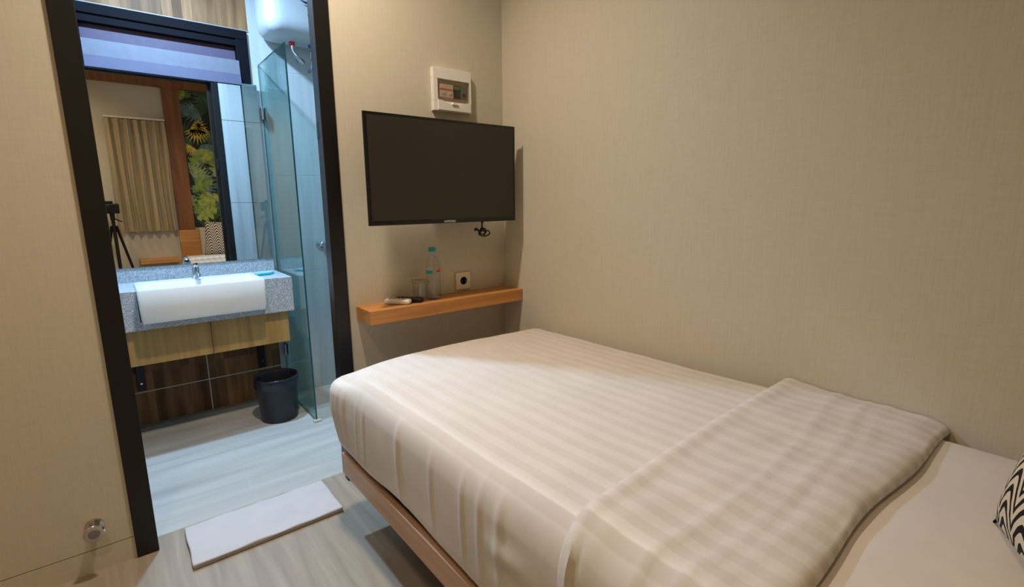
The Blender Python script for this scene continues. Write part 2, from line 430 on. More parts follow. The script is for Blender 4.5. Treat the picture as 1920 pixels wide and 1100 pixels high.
obj('strike_plate', bm, blackmetal_m, door)

# ------------------------------------------------------------------ louvred window over the mirror
win = bpy.data.objects.new('window_1', None); COL.objects.link(win); win['kind'] = 'structure'; win.location = (0.35, BY, 1.84)
bm = bmesh.new()
box(bm, -0.030, 0.722, BY-.030, BY+.03, 2.085, 2.131, .003)
box(bm, -0.030, 0.722, BY-.020, BY+.03, 2.048, 2.085, .003)
box(bm, 0.662, 0.722, BY-.030, BY+.03, 1.842, 2.085, .003)
box(bm, -0.030, 0.002, BY-.030, BY+.03, 1.842, 2.085, .003)
obj('window_frame', bm, winframe_m, win)
for (z0, z1, x1, dy), m in zip(((2.020, 2.048, 0.660, .012), (1.962, 2.026, 0.660, .004), (1.888, 1.970, 0.668, -.040), (1.842, 1.896, 0.668, -.048)), louvre_ms):
    bm = bmesh.new()
    prism(bm, [(BY+dy-.003, z0), (BY+dy+.003, z0), (BY+dy+.009, z1), (BY+dy+.003, z1)], 'x', 0.003, x1)
    obj('louvre_pane', bm, m, win)
obj('back_panel', B(-0.03, 0.722, BY+.06, BY+.07, 1.842, 2.131), dark_m, win)

# ------------------------------------------------------------------ bed: platform, mattress, duvet
BX0, BX1 = 0.560, 1.562
bed = empty('bed_platform', (1.07, -1.3, 0), 'low oak bed platform floating on a recessed base beneath the mattress', 'bed')
bm = B(BX0, BX0+.025, -2.28, -0.312, 0.222, 0.302, .003); obj('side_board', bm, bedw_m, bed)
obj('side_board', B(BX1-.025, BX1, -2.28, -0.312, 0.222, 0.302, .003), bedw_m, bed)
obj('foot_board', B(BX0+.025, BX1-.025, -0.337, -0.312, 0.222, 0.302, .003), bedw_m, bed)
obj('deck', B(BX0+.025, BX1-.025, -2.28, -0.337, 0.255, 0.298), dark_m, bed)
obj('base', B(BX0+.32, BX1-.12, -2.15, -0.75, 0.0, 0.255), dark_m, bed)
def crown(p):
    return 0.012*math.sin(PI*min(max((p.x-.57)/1.0, 0), 1))
def zrise(y):                       # the bed top rises a little from foot to head
    t = min(max((-y-.25)/1.2, 0), 1); return 0.022*t
def matt_disp(p, n):
    q = p.copy()
    if n.z > .3: q.z += (zrise(p.y)+.4*crown(p))*n.z
    return q
o = obj('mattress', rounded_box(0.592, 1.556, -2.272, -0.295, 0.303, 0.598, 0.05, 0.06, matt_disp), sheet_m, None, (1.07, -1.3, 0.303), True)
tag(o, 'mattress in a plain white fitted sheet, bare at the head end', 'mattress')

def bumps(x, y, s):
    return math.sin(x*s*1.3+y*s*.7+1.1)*math.sin(y*s*1.1-x*s*.5+.4)
random.seed(11)
pleats = [(-0.33-0.016*k+random.uniform(-.004, .004), random.uniform(.003, .0055), random.uniform(.004, .007)) for k in range(16)]
creases = [(-0.80, .006, .012), (-0.985, .003, .01), (-1.13, .004, .008), (-1.20, .004, .01), (-1.27, .005, .012)]
def side_wave(y, z):
    d = 0.0
    for c, h, wd in pleats: d += h*math.exp(-((y-c-.04*(.6-z))/wd)**2)*min(1, max(0, (.60-z)/.08))*min(1, max(0.15, (z-.28)/.25))
    for c, h, wd in creases: d += h*math.exp(-((y-c+.03*(.6-z))/wd)**2)*min(1, max(0, (.62-z)/.06))*math.exp(-((z-.5)/.13)**2)
    d += .004*math.sin(y*9)*(.6-z)/.3
    d += .005*math.exp(-((y+1.30)/.05)**2)*math.sin((z-.45)*60)*math.exp(-((z-.47)/.05)**2)
    return d
def duvet_disp(p, n):
    q = p.copy(); top = max(n.z, 0)
    q.z += (zrise(p.y)+crown(p)+.0018*bumps(p.x, p.y, 9)+.0010*bumps(p.x+3, p.y, 23))*top
    if n.x < -.2 or (p.x < .60 and p.z < .58):
        q.x -= side_wave(p.y, p.z)*min(1, -n.x*1.2 if n.x < 0 else 0)
        t = max(0, (0.56-p.z)/.26); q.x -= 0.012*t*(1-t)*2 - .004*t      # slight belly
    cn = math.exp(-((p.y+.27)/.14)**2)*min(1, max(0, (p.z-.32)/.16))*min(1, max(0, (.75-p.x)/.15))
    q.x -= .022*cn*max(0, -n.x); q.y += .02*cn*max(0, n.y)
    # soft gathered corner at the foot
    dc = math.hypot(p.x-.60, p.y+.33)
    if dc < .22: q.z -= .030*(1-dc/.22)**2*top
    if p.z < .36:
        q.z += (.010*math.sin(p.y*7.3+.6)+.006*math.sin(p.y*17+2))*(1-(p.z-.298)/.062)
    return q
DT = 0.607
bm = rounded_box(0.556, 1.563, -1.73, -0.268, 0.298, DT, 0.062, 0.0072, duvet_disp, skip=('-z', '-y'))
duv = obj('duvet', bm, duvet_m, None, (1.07, -1.0, 0.31), True)
tag(duv, 'white satin striped duvet spread over the bed and hanging down its side', 'duvet')
# turned-back band of the duvet at the head end: a thick double layer swept over the bed
bm = bmesh.new()
YF, YE, TH = -1.405, -1.795, 0.030               # fold line, free edge, thickness
path = []                                         # (x, z, nx, nz) along the bed's cross-section, wall to floor
for i in range(61): path.append((1.566-(1.566-.630)*i/60, DT, 0.0, 1.0))
for i in range(1, 11):
    a = PI/2*i/10; path.append((.630-.064*math.sin(a), DT-.064+.064*math.cos(a), -math.sin(a), math.cos(a)))
for i in range(1, 13): path.append((.566-.012*i/12, DT-.064-.21*i/12, -1.0, 0.0))
sec = []                                          # closed loop (y, h)
for i in range(9): a = PI*i/8; sec.append((YF+.0-.010+.014*math.sin(a), TH/2-TH/2*math.cos(a)))
for i in range(1, 31): sec.append((YF-.010+(YE+.012-YF+.010)*i/31, TH))
for i in range(9): a = PI*i/8; sec.append((YE+.012-.012*math.sin(a), TH/2+TH/2*math.cos(a)))
for i in range(1, 12): sec.append((YE+.012+(YF-.010-YE-.012)*i/12, 0.0))
grid = []
for k, (x, z, nx, nz) in enumerate(path):
    row = []
    for y, h in sec:
        t = (y-YF)/(YE-YF)
        hh = h*(1-.25*t)-.004
        if h > .5*TH:
            hh += (.0035*bumps(x*1.3, y, 12)+.0018*bumps(x, y*1.5+1, 25))*min(1, 6*t+.1)*(1 if t < .97 else .4)
            for yy, q in ((-1.585, .0035), (-1.655, .003), (-1.70, .002)): hh += q*math.exp(-((y-yy-.03*math.sin(x*5))/.009)**2)
            hh += .006*math.exp(-((t-.06)/.05)**2)
            if nz < .6: hh += .005*math.exp(-((t-.085)/.016)**2)-.003*math.exp(-((t-.115)/.012)**2)
        yy = y-(1-t)*.055*(1-min(1, max(0, x-.57)))+t*(.009*math.sin((x-.5)*4.2)+.005*math.sin(x*13+1))
        side = max(0, DT-.05-z)
        sp = side*.10*(.5-t)*-1.0
        wav = side*.10*math.sin(y*46+z*4)
        droop = -.012*max(0, (t-.86)/.14)**2*nz
        row.append(bm.verts.new((x+nx*(hh+wav*.25), yy+sp, z+nz*hh+(zrise(y)+crown(Vector((x, y, z))))*nz+droop)))
    grid.append(row)
n = len(sec)
for a, b in zip(grid, grid[1:]):
    for k in range(n): bm.faces.new((a[k], a[(k+1) % n], b[(k+1) % n], b[k]))
bm.faces.new(grid[0]); bm.faces.new(grid[-1])
fold = obj('turned_band', bm, duvet_m, duv, smooth=60)

# pillow and cushion at the head (mostly outside the frame, seen again in the mirror)
def cushion_mesh(w, h, t, c, tilt, spin=0.0, n=18, yaw=0):
    bm = bmesh.new(); R = Matrix.Rotation(math.radians(yaw), 3, 'Z') @ Matrix.Rotation(math.radians(tilt), 3, 'X') @ Matrix.Rotation(math.radians(spin), 3, 'Y')
    for s in (1, -1):
        g = []
        for i in range(n+1):
            row = []
            for j in range(n+1):
                u, v = 2*i/n-1, 2*j/n-1
                pin = 1-.10*(u*u*(1-abs(v)**3)+v*v*(1-abs(u)**3))*0.0
                k = (1-abs(u)**2.6)*(1-abs(v)**2.6)
                pinch = 1-.07*(1-abs(u)**4)*abs(v)**4
                p = Vector((u*w/2*(1-.07*(1-v*v)*abs(u)**3*0+.0)*(1-.06*(1-v*v)*abs(u)**4), s*t/2*max(k, 0)**.55, v*h/2*(1-.06*(1-u*u)*abs(v)**4)))
                row.append(bm.verts.new(R @ p+Vector(c)))
            g.append(row)
        for i in range(n):
            for j in range(n): bm.faces.new((g[i][j], g[i+1][j], g[i+1][j+1], g[i][j+1]))
    bmesh.ops.remove_doubles(bm, verts=bm.verts, dist=1e-4)
    return bm
o = obj('pillow', cushion_mesh(.62, .34, .07, (1.22, -2.248, .81), 4), pillow_m, None, (1.19, -2.2, .62), True)
tag(o, 'plain white pillow propped against the headboard behind the patterned cushion', 'pillow')
o = obj('cushion', cushion_mesh(.41, .39, .13, (1.010, -2.068, .812), 17, 0, yaw=25), cushion_m, None, (.985, -2.066, .635), True)
tag(o, 'black and white patterned throw cushion leaning at the head of the bed', 'cushion')

# ------------------------------------------------------------------ television and its cables
tv = empty('television', (1.14, 0, 1.32), 'flat black wall mounted television over the oak shelf', 'television')
TVT = Matrix.Rotation(math.radians(0), 3, 'X')
obj('housing', B(0.815, 1.500, -0.166, -0.135, 1.115, 1.526, .004), bezel_m, tv)
bm = B(0.778, 1.502, -0.176, -0.166, 1.108, 1.532, .002)
obj('bezel', bm, bezel_m, tv)
obj('screen', B(0.792, 1.488, -0.1775, -0.1755, 1.126, 1.520, .0006, 1), screen_m, tv)
letters('SAMSUNG', 0.0125, 'wordmark', logo_m, tv, (1.14, -0.1772, 1.1115), (PI/2, 0, 0))
bm = B(1.03, 1.25, -0.130, -0.090, 1.22, 1.42, .004); obj('mount_plate', bm, blackmetal_m, tv)
bm = B(1.10, 1.18, -0.090, -0.016, 1.28, 1.36, .004); box(bm, 1.06, 1.22, -0.016, 0.0, 1.22, 1.42, .002); obj('wall_bracket', bm, blackmetal_m, tv)
cb = empty('cable_bundle', (1.345, -0.13, 1.11), 'tied bundle of thin black cables dangling below the television', 'cable')
random.seed(3)
bm = bmesh.new()
for k in range(5):
    a = k*1.3; rx = .030+.008*random.random()
    P = [(1.338+.004*k, -.13, 1.118), (1.342, -.128, 1.092), (1.345, -.128, 1.074)]
    for t in range(7):
        th = t/6*2*PI
        P.append((1.342+rx*math.sin(th)*math.cos(a*.5)+.012*math.cos(a), -.128+.02*math.sin(th)*math.sin(a), 1.068-.017*(1-math.cos(th))*(.6+.3*math.sin(a+1))))
    tube(bm, spline(P, 5), .0030, 6)
obj('cord', bm, black_m, cb, smooth=True)
obj('tie', T([(1.335, -.128, 1.070), (1.357, -.128, 1.068)], .009, 10), black_m, cb, smooth=True)
bm = T([(1.322, -.13, 1.066), (1.300, -.14, 1.074), (1.292, -.14, 1.070)], [.004, .007, .005], 8); obj('plug', bm, black_m, cb, smooth=True)
obj('connector', T([(1.378, -.13, 1.104), (1.378, -.13, 1.120)], .0045, 8), red_m, cb, label='red cable connector')

# ------------------------------------------------------------------ breaker box
bb = empty('breaker_box', (1.27, 0, 1.68), 'white plastic breaker box with smoked window above the television', 'electrical box')
x0, x1, z0, z1 = 1.172, 1.370, 1.594, 1.774; wx0, wx1, wz0, wz1 = 1.194, 1.360, 1.636, 1.728; yf = -0.024
bm = bmesh.new()
for a in ((x0, x1, wz1, z1), (x0, x1, z0, wz0), (x0, wx0, wz0, wz1), (wx1, x1, wz0, wz1)):
    box(bm, a[0], a[1], yf, 0.0, a[2], a[3], .0012)
obj('housing', bm, white_m, bb)
obj('rail_panel', B(wx0, wx1, -0.008, 0.0, wz0, wz1), head_m, bb)
for i in range(4):
    bx = wx0+.014+i*.0365; dark = i > 1
    b1 = obj('breaker', B(bx, bx+.0345, -0.016, -0.008, 1.655, 1.710, .001), (black_m if i == 2 else grey_m) if dark else white_m, bb, label='dark breaker' if dark else None)
    obj('stripe', B(bx+.001, bx+.0335, -0.0166, -0.0158, *((1.693, 1.706) if dark else (1.684, 1.691))), green_m if dark else orange_m, b1)
    obj('toggle', B(bx+.010, bx+.024, -0.020, -0.016, 1.668, 1.679, .001), black_m if dark else white_m, b1)
obj('window', B(wx0, wx1, -0.0235, -0.0215, wz0, wz1), smoke_m, bb)
bm = bmesh.new()
top = [(wx0-.002+(wx1-wx0+.004)*i/16, 1.640-.016*math.sin(PI*i/16)**2) for i in range(17)]
prism(bm, [(wx0-.002, z0+.004), (wx1+.002, z0+.004)]+top[::-1], 'y', yf-.005, yf)
obj('flap', bm, white_m, bb)
bm = bmesh.new(); xm = (wx0+wx1)/2; prism(bm, [(xm-.016, 1.624), (xm+.016, 1.624), (xm+.010, 1.634), (xm-.010, 1.634)], 'y', yf-.010, yf); obj('tab', bm, white_m, bb)

# ------------------------------------------------------------------ shelf and what stands on it
o = obj('wall_shelf', B(0.772, XR-.001, -0.147, 0.0, 0.710, 0.767, .0015), oak_x, None, (1.17, 0, 0.71))
tag(o, 'thick oak floating shelf fixed to the wall under the television', 'shelf')
SZ = 0.7672
bt = empty('water_bottle', (1.105, -0.075, SZ), 'clear plastic water bottle with teal cap on the shelf', 'bottle')
c = (1.105, -0.075, SZ)
prof = [(.0, .004), (.022, 0), (.031, .003), (.033, .010)]
for k in range(5): prof += [(.033, .020+k*.012), (.0315, .026+k*.012)]
prof += [(.033, .085), (.033, .150), (.030, .165), (.020, .190), (.0135, .203), (.0135, .214), (.013, .216)]
obj('body', lathe(prof, c, 28), clear_m, bt, smooth=True)
obj('water', lathe([(.0, .005), (.030, .006), (.0305, .155), (.0, .155)], c, 24), water_m, bt, smooth=40)
obj('cap', lathe([(.0155, .213), (.0158, .228), (.0145, .232), (0, .232)], c, 24), cap_m, bt, smooth=40)
obj('base_print', lathe([(.024, .0016), (.0, .0018)], c, 20), blue_m, bt)
bm = bmesh.new()
def band(bm, a0, a1, z0, z1, r, mi, n=8):
    lo = []; hi = []
    for i in range(n+1):
        a = a0+(a1-a0)*i/n; lo.append(bm.verts.new((c[0]+r*math.cos(a), c[1]+r*math.sin(a), c[2]+z0))); hi.append(bm.verts.new((c[0]+r*math.cos(a), c[1]+r*math.sin(a), c[2]+z1)))
    for i in range(n):
        f = bm.faces.new((lo[i], lo[i+1], hi[i+1], hi[i])); f.material_index = mi
band(bm, math.radians(180), math.radians(240), .118, .133, .0336, 0); band(bm, math.radians(268), math.radians(312), .124, .134, .0336, 1)
obj('label', bm, [cap_m, red_m], bt, smooth=True)
gl = empty('tumbler', (1.052, -0.072, SZ), 'glass tumbler with a paper cover beside the water bottle', 'glass')
c2 = (1.040, -0.070, SZ); gl.location = c2
obj('body', lathe([(0, .006), (.027, .006), (.034, .088), (.0355, .088), (.029, 0), (0, 0)], c2, 28), tumbler_m, gl, smooth=30)
obj('paper_cover', lathe([(0, .0915), (.037, .0915), (.0385, .089), (.0375, .080), (.0365, .080), (.0372, .0885), (0, .0895)], c2, 28), paper_m, gl, smooth=30, label='printed paper cover')
bm = bmesh.new()
for k in range(9):
    a = math.radians(196+k*16)
    tube(bm, [(c2[0]+.0386*math.cos(a), c2[1]+.0386*math.sin(a), c2[2]+.0815), (c2[0]+.0388*math.cos(a+.05), c2[1]+.0388*math.sin(a+.05), c2[2]+.0880)], .0016, 5)
obj('print', bm, plain('print_olive', (96, 98, 70), .8), gl)
def remote(name, label, x, y, ang, L, W, H, m, btn, seed):
    e = empty(name, (x, y, SZ), label, 'remote control'); e.rotation_euler.z = 0
    R = Matrix.Rotation(math.radians(ang), 3, 'Z')
    bm = rounded_box(-L/2, L/2, -W/2, W/2, 0, H, H*.45, .012)
    for v in bm.verts:
        t = v.co.x/(L/2); v.co.y *= 1-.22*t*t if t < 0 else 1-.10*t*t
        v.co = R @ v.co+Vector((x, y, SZ))
    obj('body', bm, m, e, smooth=50)
    for i in range(4):
        for j in range(2):
            p = R @ Vector((-L*.28+i*L*.17, (j-.5)*W*.42, H))+Vector((x, y, SZ))
            obj('button', lathe([(.0045, -.001), (.0042, .0012), (0, .0014)], p, 10), btn, e)
    return e
remote('remote_control', 'white air conditioner remote lying on the shelf', 0.930, -0.072, -48, .115, .046, .022, white_m, grey_m, 1)
remote('remote_control', 'black television remote lying behind the white one on the shelf', 0.988, -0.064, -50, .125, .042, .020, black_m, grey_m, 2)
ol = empty('wall_outlet', (1.31, 0, 0.82), 'cream square wall socket with round black opening above the shelf', 'socket')
obj('plate', B(1.268, 1.350, -0.012, 0.0, 0.778, 0.862, .003), plain('outlet_plate', (226, 216, 190), .4), ol)
obj('ring', lathe([(.0215, -.0125), (.0205, -.0145), (.0185, -.0125)], (1.309, 0, 0.820), 28, 'y'), white_m, ol)
obj('socket_well', lathe([(0, -.0122), (.0195, -.0124), (.0195, -.0115), (0, -.0115)], (1.309, 0, 0.820), 28, 'y'), black_m, ol, smooth=30)
for dx in (-.0095, .0095):
    obj('pin_hole', lathe([(0, -.0136), (.003, -.0136), (.0034, -.0122)], (1.309+dx, 0, 0.820), 10, 'y'), grey_m, ol)

# ------------------------------------------------------------------ vanity
vc = empty('vanity_counter', (0.30, BY-.01, 0.61), 'grey speckled granite vanity counter with backsplash under the mirror', 'counter')
bm = bmesh.new()
obj('countertop', B(BL, 0.060, 0.870, BY-.012, 0.772, 0.800, .001), granite_m, vc)
bm = B(0.596, 0.748, 0.870, BY-.012, 0.772, 0.800, .001); box(bm, 0.060, 0.596, 1.074, BY-.012, 0.772, 0.800, .001); obj('countertop', bm, granite_m, vc)
bm = bmesh.new(); box(bm, BL, 0.060, 0.850, 0.870, 0.612, 0.800, .001); box(bm, 0.596, 0.748, 0.850, 0.870, 0.612, 0.800, .001); box(bm, 0.060, 0.596, 0.850, 0.870, 0.612, 0.652, .001)
obj('apron', bm, granite_m, vc)
obj('side_panel', B(0.728, 0.748, 0.870, BY-.012, 0.612, 0.772, .001), granite_m, vc)
obj('backsplash', B(BL, 0.748, BY-.030, BY-.012, 0.800, 0.872, .001), granite_m, vc)
# basin: rectangular block with a bowl
bs = empty('wash_basin', (0.328, 0.92, 0.655), 'white rectangular ceramic wash basin set into the granite counter', 'basin')
bm = bmesh.new()
def rrect(x0, x1, y0, y1, z, r, n=5):
    out = []
    for cx, cy, a0 in ((x1-r, y1-r, 0), (x0+r, y1-r, 90), (x0+r, y0+r, 180), (x1-r, y0+r, 270)):
        for k in range(n+1):
            a = math.radians(a0+90*k/n); out.append((cx+r*math.cos(a), cy+r*math.sin(a), z))
    return out
loops = [rrect(.068, .588, .768, 1.066, .655, .012), rrect(.064, .592, .760, 1.070, .672, .014), rrect(.060, .595, .757, 1.074, .808, .014), rrect(.063, .592, .760, 1.071, .8145, .014),
         rrect(.082, .574, .778, .985, .8145, .03), rrect(.086, .570, .782, .981, .808, .03), rrect(.12, .535, .81, .955, .72, .04), rrect(.16, .50, .84, .93, .71, .04)]
rings = [[bm.verts.new(p) for p in L] for L in loops]
for a, b in zip(rings, rings[1:]):
    n = len(a)
    for k in range(n): bm.faces.new((a[k], a[(k+1) % n], b[(k+1) % n], b[k]))
bm.faces.new(rings[0]); bm.faces.new(rings[-1])
obj('bowl', bm, ceramic_m, bs, smooth=40)
obj('overflow_ring', lathe([(.010, .0), (.010, .003), (.006, .003), (.006, 0)], (.328, .945, .8135), 18), chrome_m, bs, smooth=30)
obj('drain', lathe([(.02, 0), (.02, .004), (0, .006)], (.33, .885, .711), 18), chrome_m, bs, smooth=30)
fa = empty('faucet', (0.325, 1.03, 0.8145), 'small chrome mixer faucet standing on the white basin', 'faucet')
obj('body', lathe([(.022, 0), (.022, .006), (.017, .010), (.017, .052), (.015, .058), (0, .058)], (.325, 1.03, .8145), 20), chrome_m, fa, smooth=40)
obj('spout', T([(.325, 1.03, .846), (.325, .985, .846), (.325, .925, .838), (.325, .915, .830)], [.011, .011, .010, .009], 12), chrome_m, fa, smooth=40)
obj('lever', T([(.325, 1.03, .873), (.325, 1.02, .884), (.325, .965, .896)], [.014, .012, .006], 10), chrome_m, fa, smooth=40)
for i, (x, y, a, lab) in enumerate(((.642, 1.02, 10, 'pale teal soap sachet lying nearest the basin on the granite'), (.668, 1.065, -14, 'teal soap sachet lying against the backsplash side of the counter'))):
    e = empty('soap_sachet', (x, y, .8005), lab, 'soap', 'soap sachets on the counter')
    R = Matrix.Rotation(math.radians(a), 4, 'Z'); R.translation = Vector((x, y, .8005+.0*i))
    bm = B(-.042, .042, -.022, .022, 0.0, .013, .005, 2); bm.transform(R); obj('wrapper', bm, teal_m, e, smooth=40)
    bm = B(-.044, .044, -.006, .006, .0128, .0142, .0005, 1); bm.transform(R); obj('band', bm, white_m, e)
va = empty('vanity_cabinet', (0.30, 0.87, 0.43), 'floating oak cabinet front hung below the granite counter', 'cabinet')
obj('front_panel', B(BL, 0.3435, 0.885, 0.903, 0.434, 0.611, .001), oak_v, va); obj('front_panel', B(0.3455, 0.720, 0.885, 0.903, 0.434, 0.611, .001), oak_v, va)
obj('side_panel', B(0.704, 0.720, 0.904, 1.12, 0.434, 0.611, .001), oak_v, va)
obj('shelf_panel', B(BL, 0.703, 0.904, 1.12, 0.455, 0.470), oak_v, va)
for x, lab in ((0.033, 'black wall bracket below the basin end of the vanity, beside the door post'), (0.628, 'black wall bracket below the vanity above the waste bin')):
    e = empty('wall_bracket', (x, BY-.012, .2), lab, 'bracket', 'brackets under the vanity')
    yb = BY-.012
    obj('upright', B(x-.018, x+.018, yb-.028, yb, .215, .434, .002), blackmetal_m, e)
    obj('arm', B(x-.016, x+.016, 1.125, yb-.028, .405, .434, .002), blackmetal_m, e)
    obj('screw', lathe([(.006, 0), (.005, -.003), (0, -.0035)], (x, yb-.028, .255), 12, 'y'), chrome_m, e, smooth=40)
mi = obj('mirror', B(-0.10, 0.745, BY-.036, BY-.0315, 0.874, 1.853, .0008, 1), mirror_m, None, (0.32, BY-.032, 0.874))
tag(mi, 'large frameless wall mirror above the granite vanity', 'mirror')
# the mirror's backing holds it off the wall
# ------------------------------------------------------------------ waste bin
bi = empty('waste_bin', (0.628, 0.885, 0), 'round black waste bin with plastic liner below the vanity', 'bin')
c3 = (0.628, 0.885, 0.001)
bm = lathe([(0, .0), (.092, 0), (.095, .004), (.110, .236), (.113, .240), (.113, .246), (.108, .246), (.106, .238), (.090, .012), (0, .010)], c3, 40)
obj('body', bm, bin_m, bi, smooth=40)
bm = bmesh.new(); rings = []; N = 56
random.seed(5); nz = [random.uniform(-1, 1) for _ in range(N)]
for r, h, wv in ((.1035, .190, .000), (.1065, .243, .0), (.1125, .252, .003), (.1165, .246, .004), (.1165, .225, .004), (.1155, .198, .005)):
    ring = []
    for k in range(N):
        a = 2*PI*k/N; rr = r+wv*.22*(nz[k]*.7+.6*math.sin(k*1.9)); hh = h+wv*.55*(nz[(k*7) % N]+.6*math.sin(k*.8))
        ring.append(bm.verts.new((c3[0]+rr*math.cos(a), c3[1]+rr*math.sin(a), c3[2]+hh)))
    rings.append(ring)
for a, b in zip(rings, rings[1:]):
    for k in range(N): bm.faces.new((a[k], a[(k+1) % N], b[(k+1) % N], b[k]))
obj('liner', bm, liner_m, bi, smooth=True)
# ------------------------------------------------------------------ shower glass, heater, mixer
gp = empty('glass_partition', (0.77, 0.96, 0), 'tall clear greenish glass panel closing off the shower', 'partition')
GX0, GX1, GY0, GY1, GZ0, GZ1 = 0.766, 0.774, 0.690, BY-.0115, 0.004, 1.965
bm = B(GX0, GX1, GY0, GY1, GZ0, GZ1)
for f in bm.faces:
    f.normal_update(); f.material_index = 0 if abs(f.normal.x) > .5 else 1
obj('pane', bm, [glass_m, glassedge_m], gp)
for z in (1.70, 0.30):
    bm = B(0.756, 0.765, BY-.055, BY-.012, z-.035, z+.035, .002); box(bm, 0.775, 0.784, BY-.055, BY-.012, z-.035, z+.035, .002)
    obj('clamp', bm, chrome_m, gp, label='chrome wall clamp')
obj('floor_shoe', B(0.752, 0.792, 0.672, 0.700, 0.0, 0.012, .002), plain('shoe', (196, 190, 180), .4), gp)
hb = empty('water_heater', (1.02, BY-.012, 2.09), 'white rounded storage water heater mounted high in the shower', 'water heater')
bm = rounded_box(0.772, 1.25, 0.935, BY-.012, 2.085, 2.480, .070, .03)
for v in bm.verts:
    v.co.x = 1.01+(v.co.x-1.01)*(1+.03*math.cos((v.co.z-2.28)*5))
obj('casing', bm, heater_m, hb, smooth=True)
bm = bmesh.new()                                   # dark winged mark with a small red dash
prism(bm, [(0.935, 2.262), (0.965, 2.247), (1.005, 2.240), (1.060, 2.246), (1.060, 2.258), (1.0, 2.254), (0.968, 2.258)], 'y', .9335, .936)
prism(bm, [(0.955, 2.240), (0.985, 2.229), (1.060, 2.228), (1.060, 2.236), (0.990, 2.236)], 'y', .9335, .936)
obj('emblem', bm, plain('emblem_dark', (32, 36, 60), .4), hb)
obj('red_dash', B(0.972, 1.055, .9335, .936, 2.188, 2.197), red_m, hb)
obj('outlet_collar', lathe([(.016, 0), (.016, -.024), (0, -.024)], (.925, 1.09, 2.092), 16), red_m, hb, smooth=40, label='red hot outlet collar')
obj('inlet_collar', lathe([(.016, 0), (.016, -.02), (0, -.02)], (1.03, 1.09, 2.092), 16), blue_m, hb, smooth=40, label='blue cold inlet collar')
P = spline([(.925, 1.09, 2.068), (.928, 1.09, 2.045), (.945, 1.08, 2.010), (.972, 1.09, 1.985), (.992, 1.12, 1.995), (.99, 1.17, 2.02), (.985, BY-.02, 2.02)], 6)
obj('hose', T(P, .0085, 10), chrome_m, hb, smooth=True, label='braided steel hose')
P = spline([(1.03, 1.09, 2.072), (1.03, 1.09, 2.03), (1.04, 1.12, 1.99), (1.05, BY-.02, 1.97)], 6)
obj('hose', T(P, .0085, 10), chrome_m, hb, smooth=True, label='braided steel hose')
sm = empty('shower_mixer', (1.03, BY-.012, .94), 'chrome shower mixer knob on the grey tiled shower wall', 'tap')
obj('escutcheon', lathe([(.03, 0), (.029, -.004), (.02, -.008), (0, -.008)], (1.04, BY-.012, .935), 24, 'y'), chrome_m, sm, smooth=40)
obj('knob', lathe([(.013, -.006), (.013, -.03), (.024, -.036), (.025, -.060), (.018, -.066), (0, -.066)], (1.04, BY-.012, .935), 20, 'y'), chrome_m, sm, smooth=40)
obj('lever', T([(1.04, BY-.06, .935), (1.075, BY-.065, .930), (1.10, BY-.065, .926)], [.009, .008, .006], 10), chrome_m, sm, smooth=True)

# ------------------------------------------------------------------ floor towel, door stop
def towel(p, n):
    q = p.copy(); q.z += .0015*bumps(p.x, p.y, 30)*max(n.z, 0)+.001*math.sin(p.x*40+p.y*13)*max(n.z, 0)
    q.x += .0012*math.sin(p.y*40)*(1 if p.x < .3 else -1); return q
mt = empty('bath_mat', (.33, -.08, 0), 'folded white towel mat on the floor at the bathroom threshold', 'mat')
obj('lower_fold', rounded_box(0.082, 0.580, -0.213, 0.034, 0.0005, 0.010, .0046, .012, towel), towel_m, mt, smooth=True)
obj('upper_fold', rounded_box(0.080, 0.583, -0.216, 0.036, 0.0102, 0.021, .0052, .012, towel), towel_m, mt, smooth=True)
ds = empty('door_stop', (-0.155, -0.011, 0.165), 'small chrome door stop on the wall beside the door post', 'door stop')
dc = (-.157, -.011, .163)
obj('rosette', lathe([(.026, 0), (.025, -.005), (.016, -.008)], dc, 24, 'y'), chrome_m, ds, smooth=40)
obj('stem', lathe([(.014, -.006), (.016, -.024), (.025, -.040), (.028, -.052), (.025, -.055), (0, -.055)], dc, 28, 'y'), chrome_m, ds, smooth=40)
obj('rubber_tip', lathe([(.016, -.055), (.015, -.058), (0, -.058)], dc, 18, 'y'), grey_m, ds, smooth=40)

# ------------------------------------------------------------------ what the mirror shows: head end of the room
struct('trim_4', B(XL, XR-.001, YB, YB+.05, 2.425, ZC), oak_z)
struct('trim_5', B(0.608, 0.765, YB, YB+.045, 0.0, 2.425), oak_z)
hd = empty('headboard', (1.17, YB, .3), 'cream upholstered headboard panel under the leafy mural', 'headboard')
obj('pad', B(0.80, XR-.002, YB+.003, YB+.055, .30, .925, .008), head_m, hd)
obj('end_block', B(0.606, 0.798, YB+.047, YB+.066, .05, .905, .002), oak_x, hd)
nt = obj('bedside_ledge', B(0.215, 0.570, YB+.001, YB+.30, .575, .610, .002), oak_x, None, (.39, YB, .575))
tag(nt, 'oak bedside ledge reflected at the foot of the mirror', 'shelf')
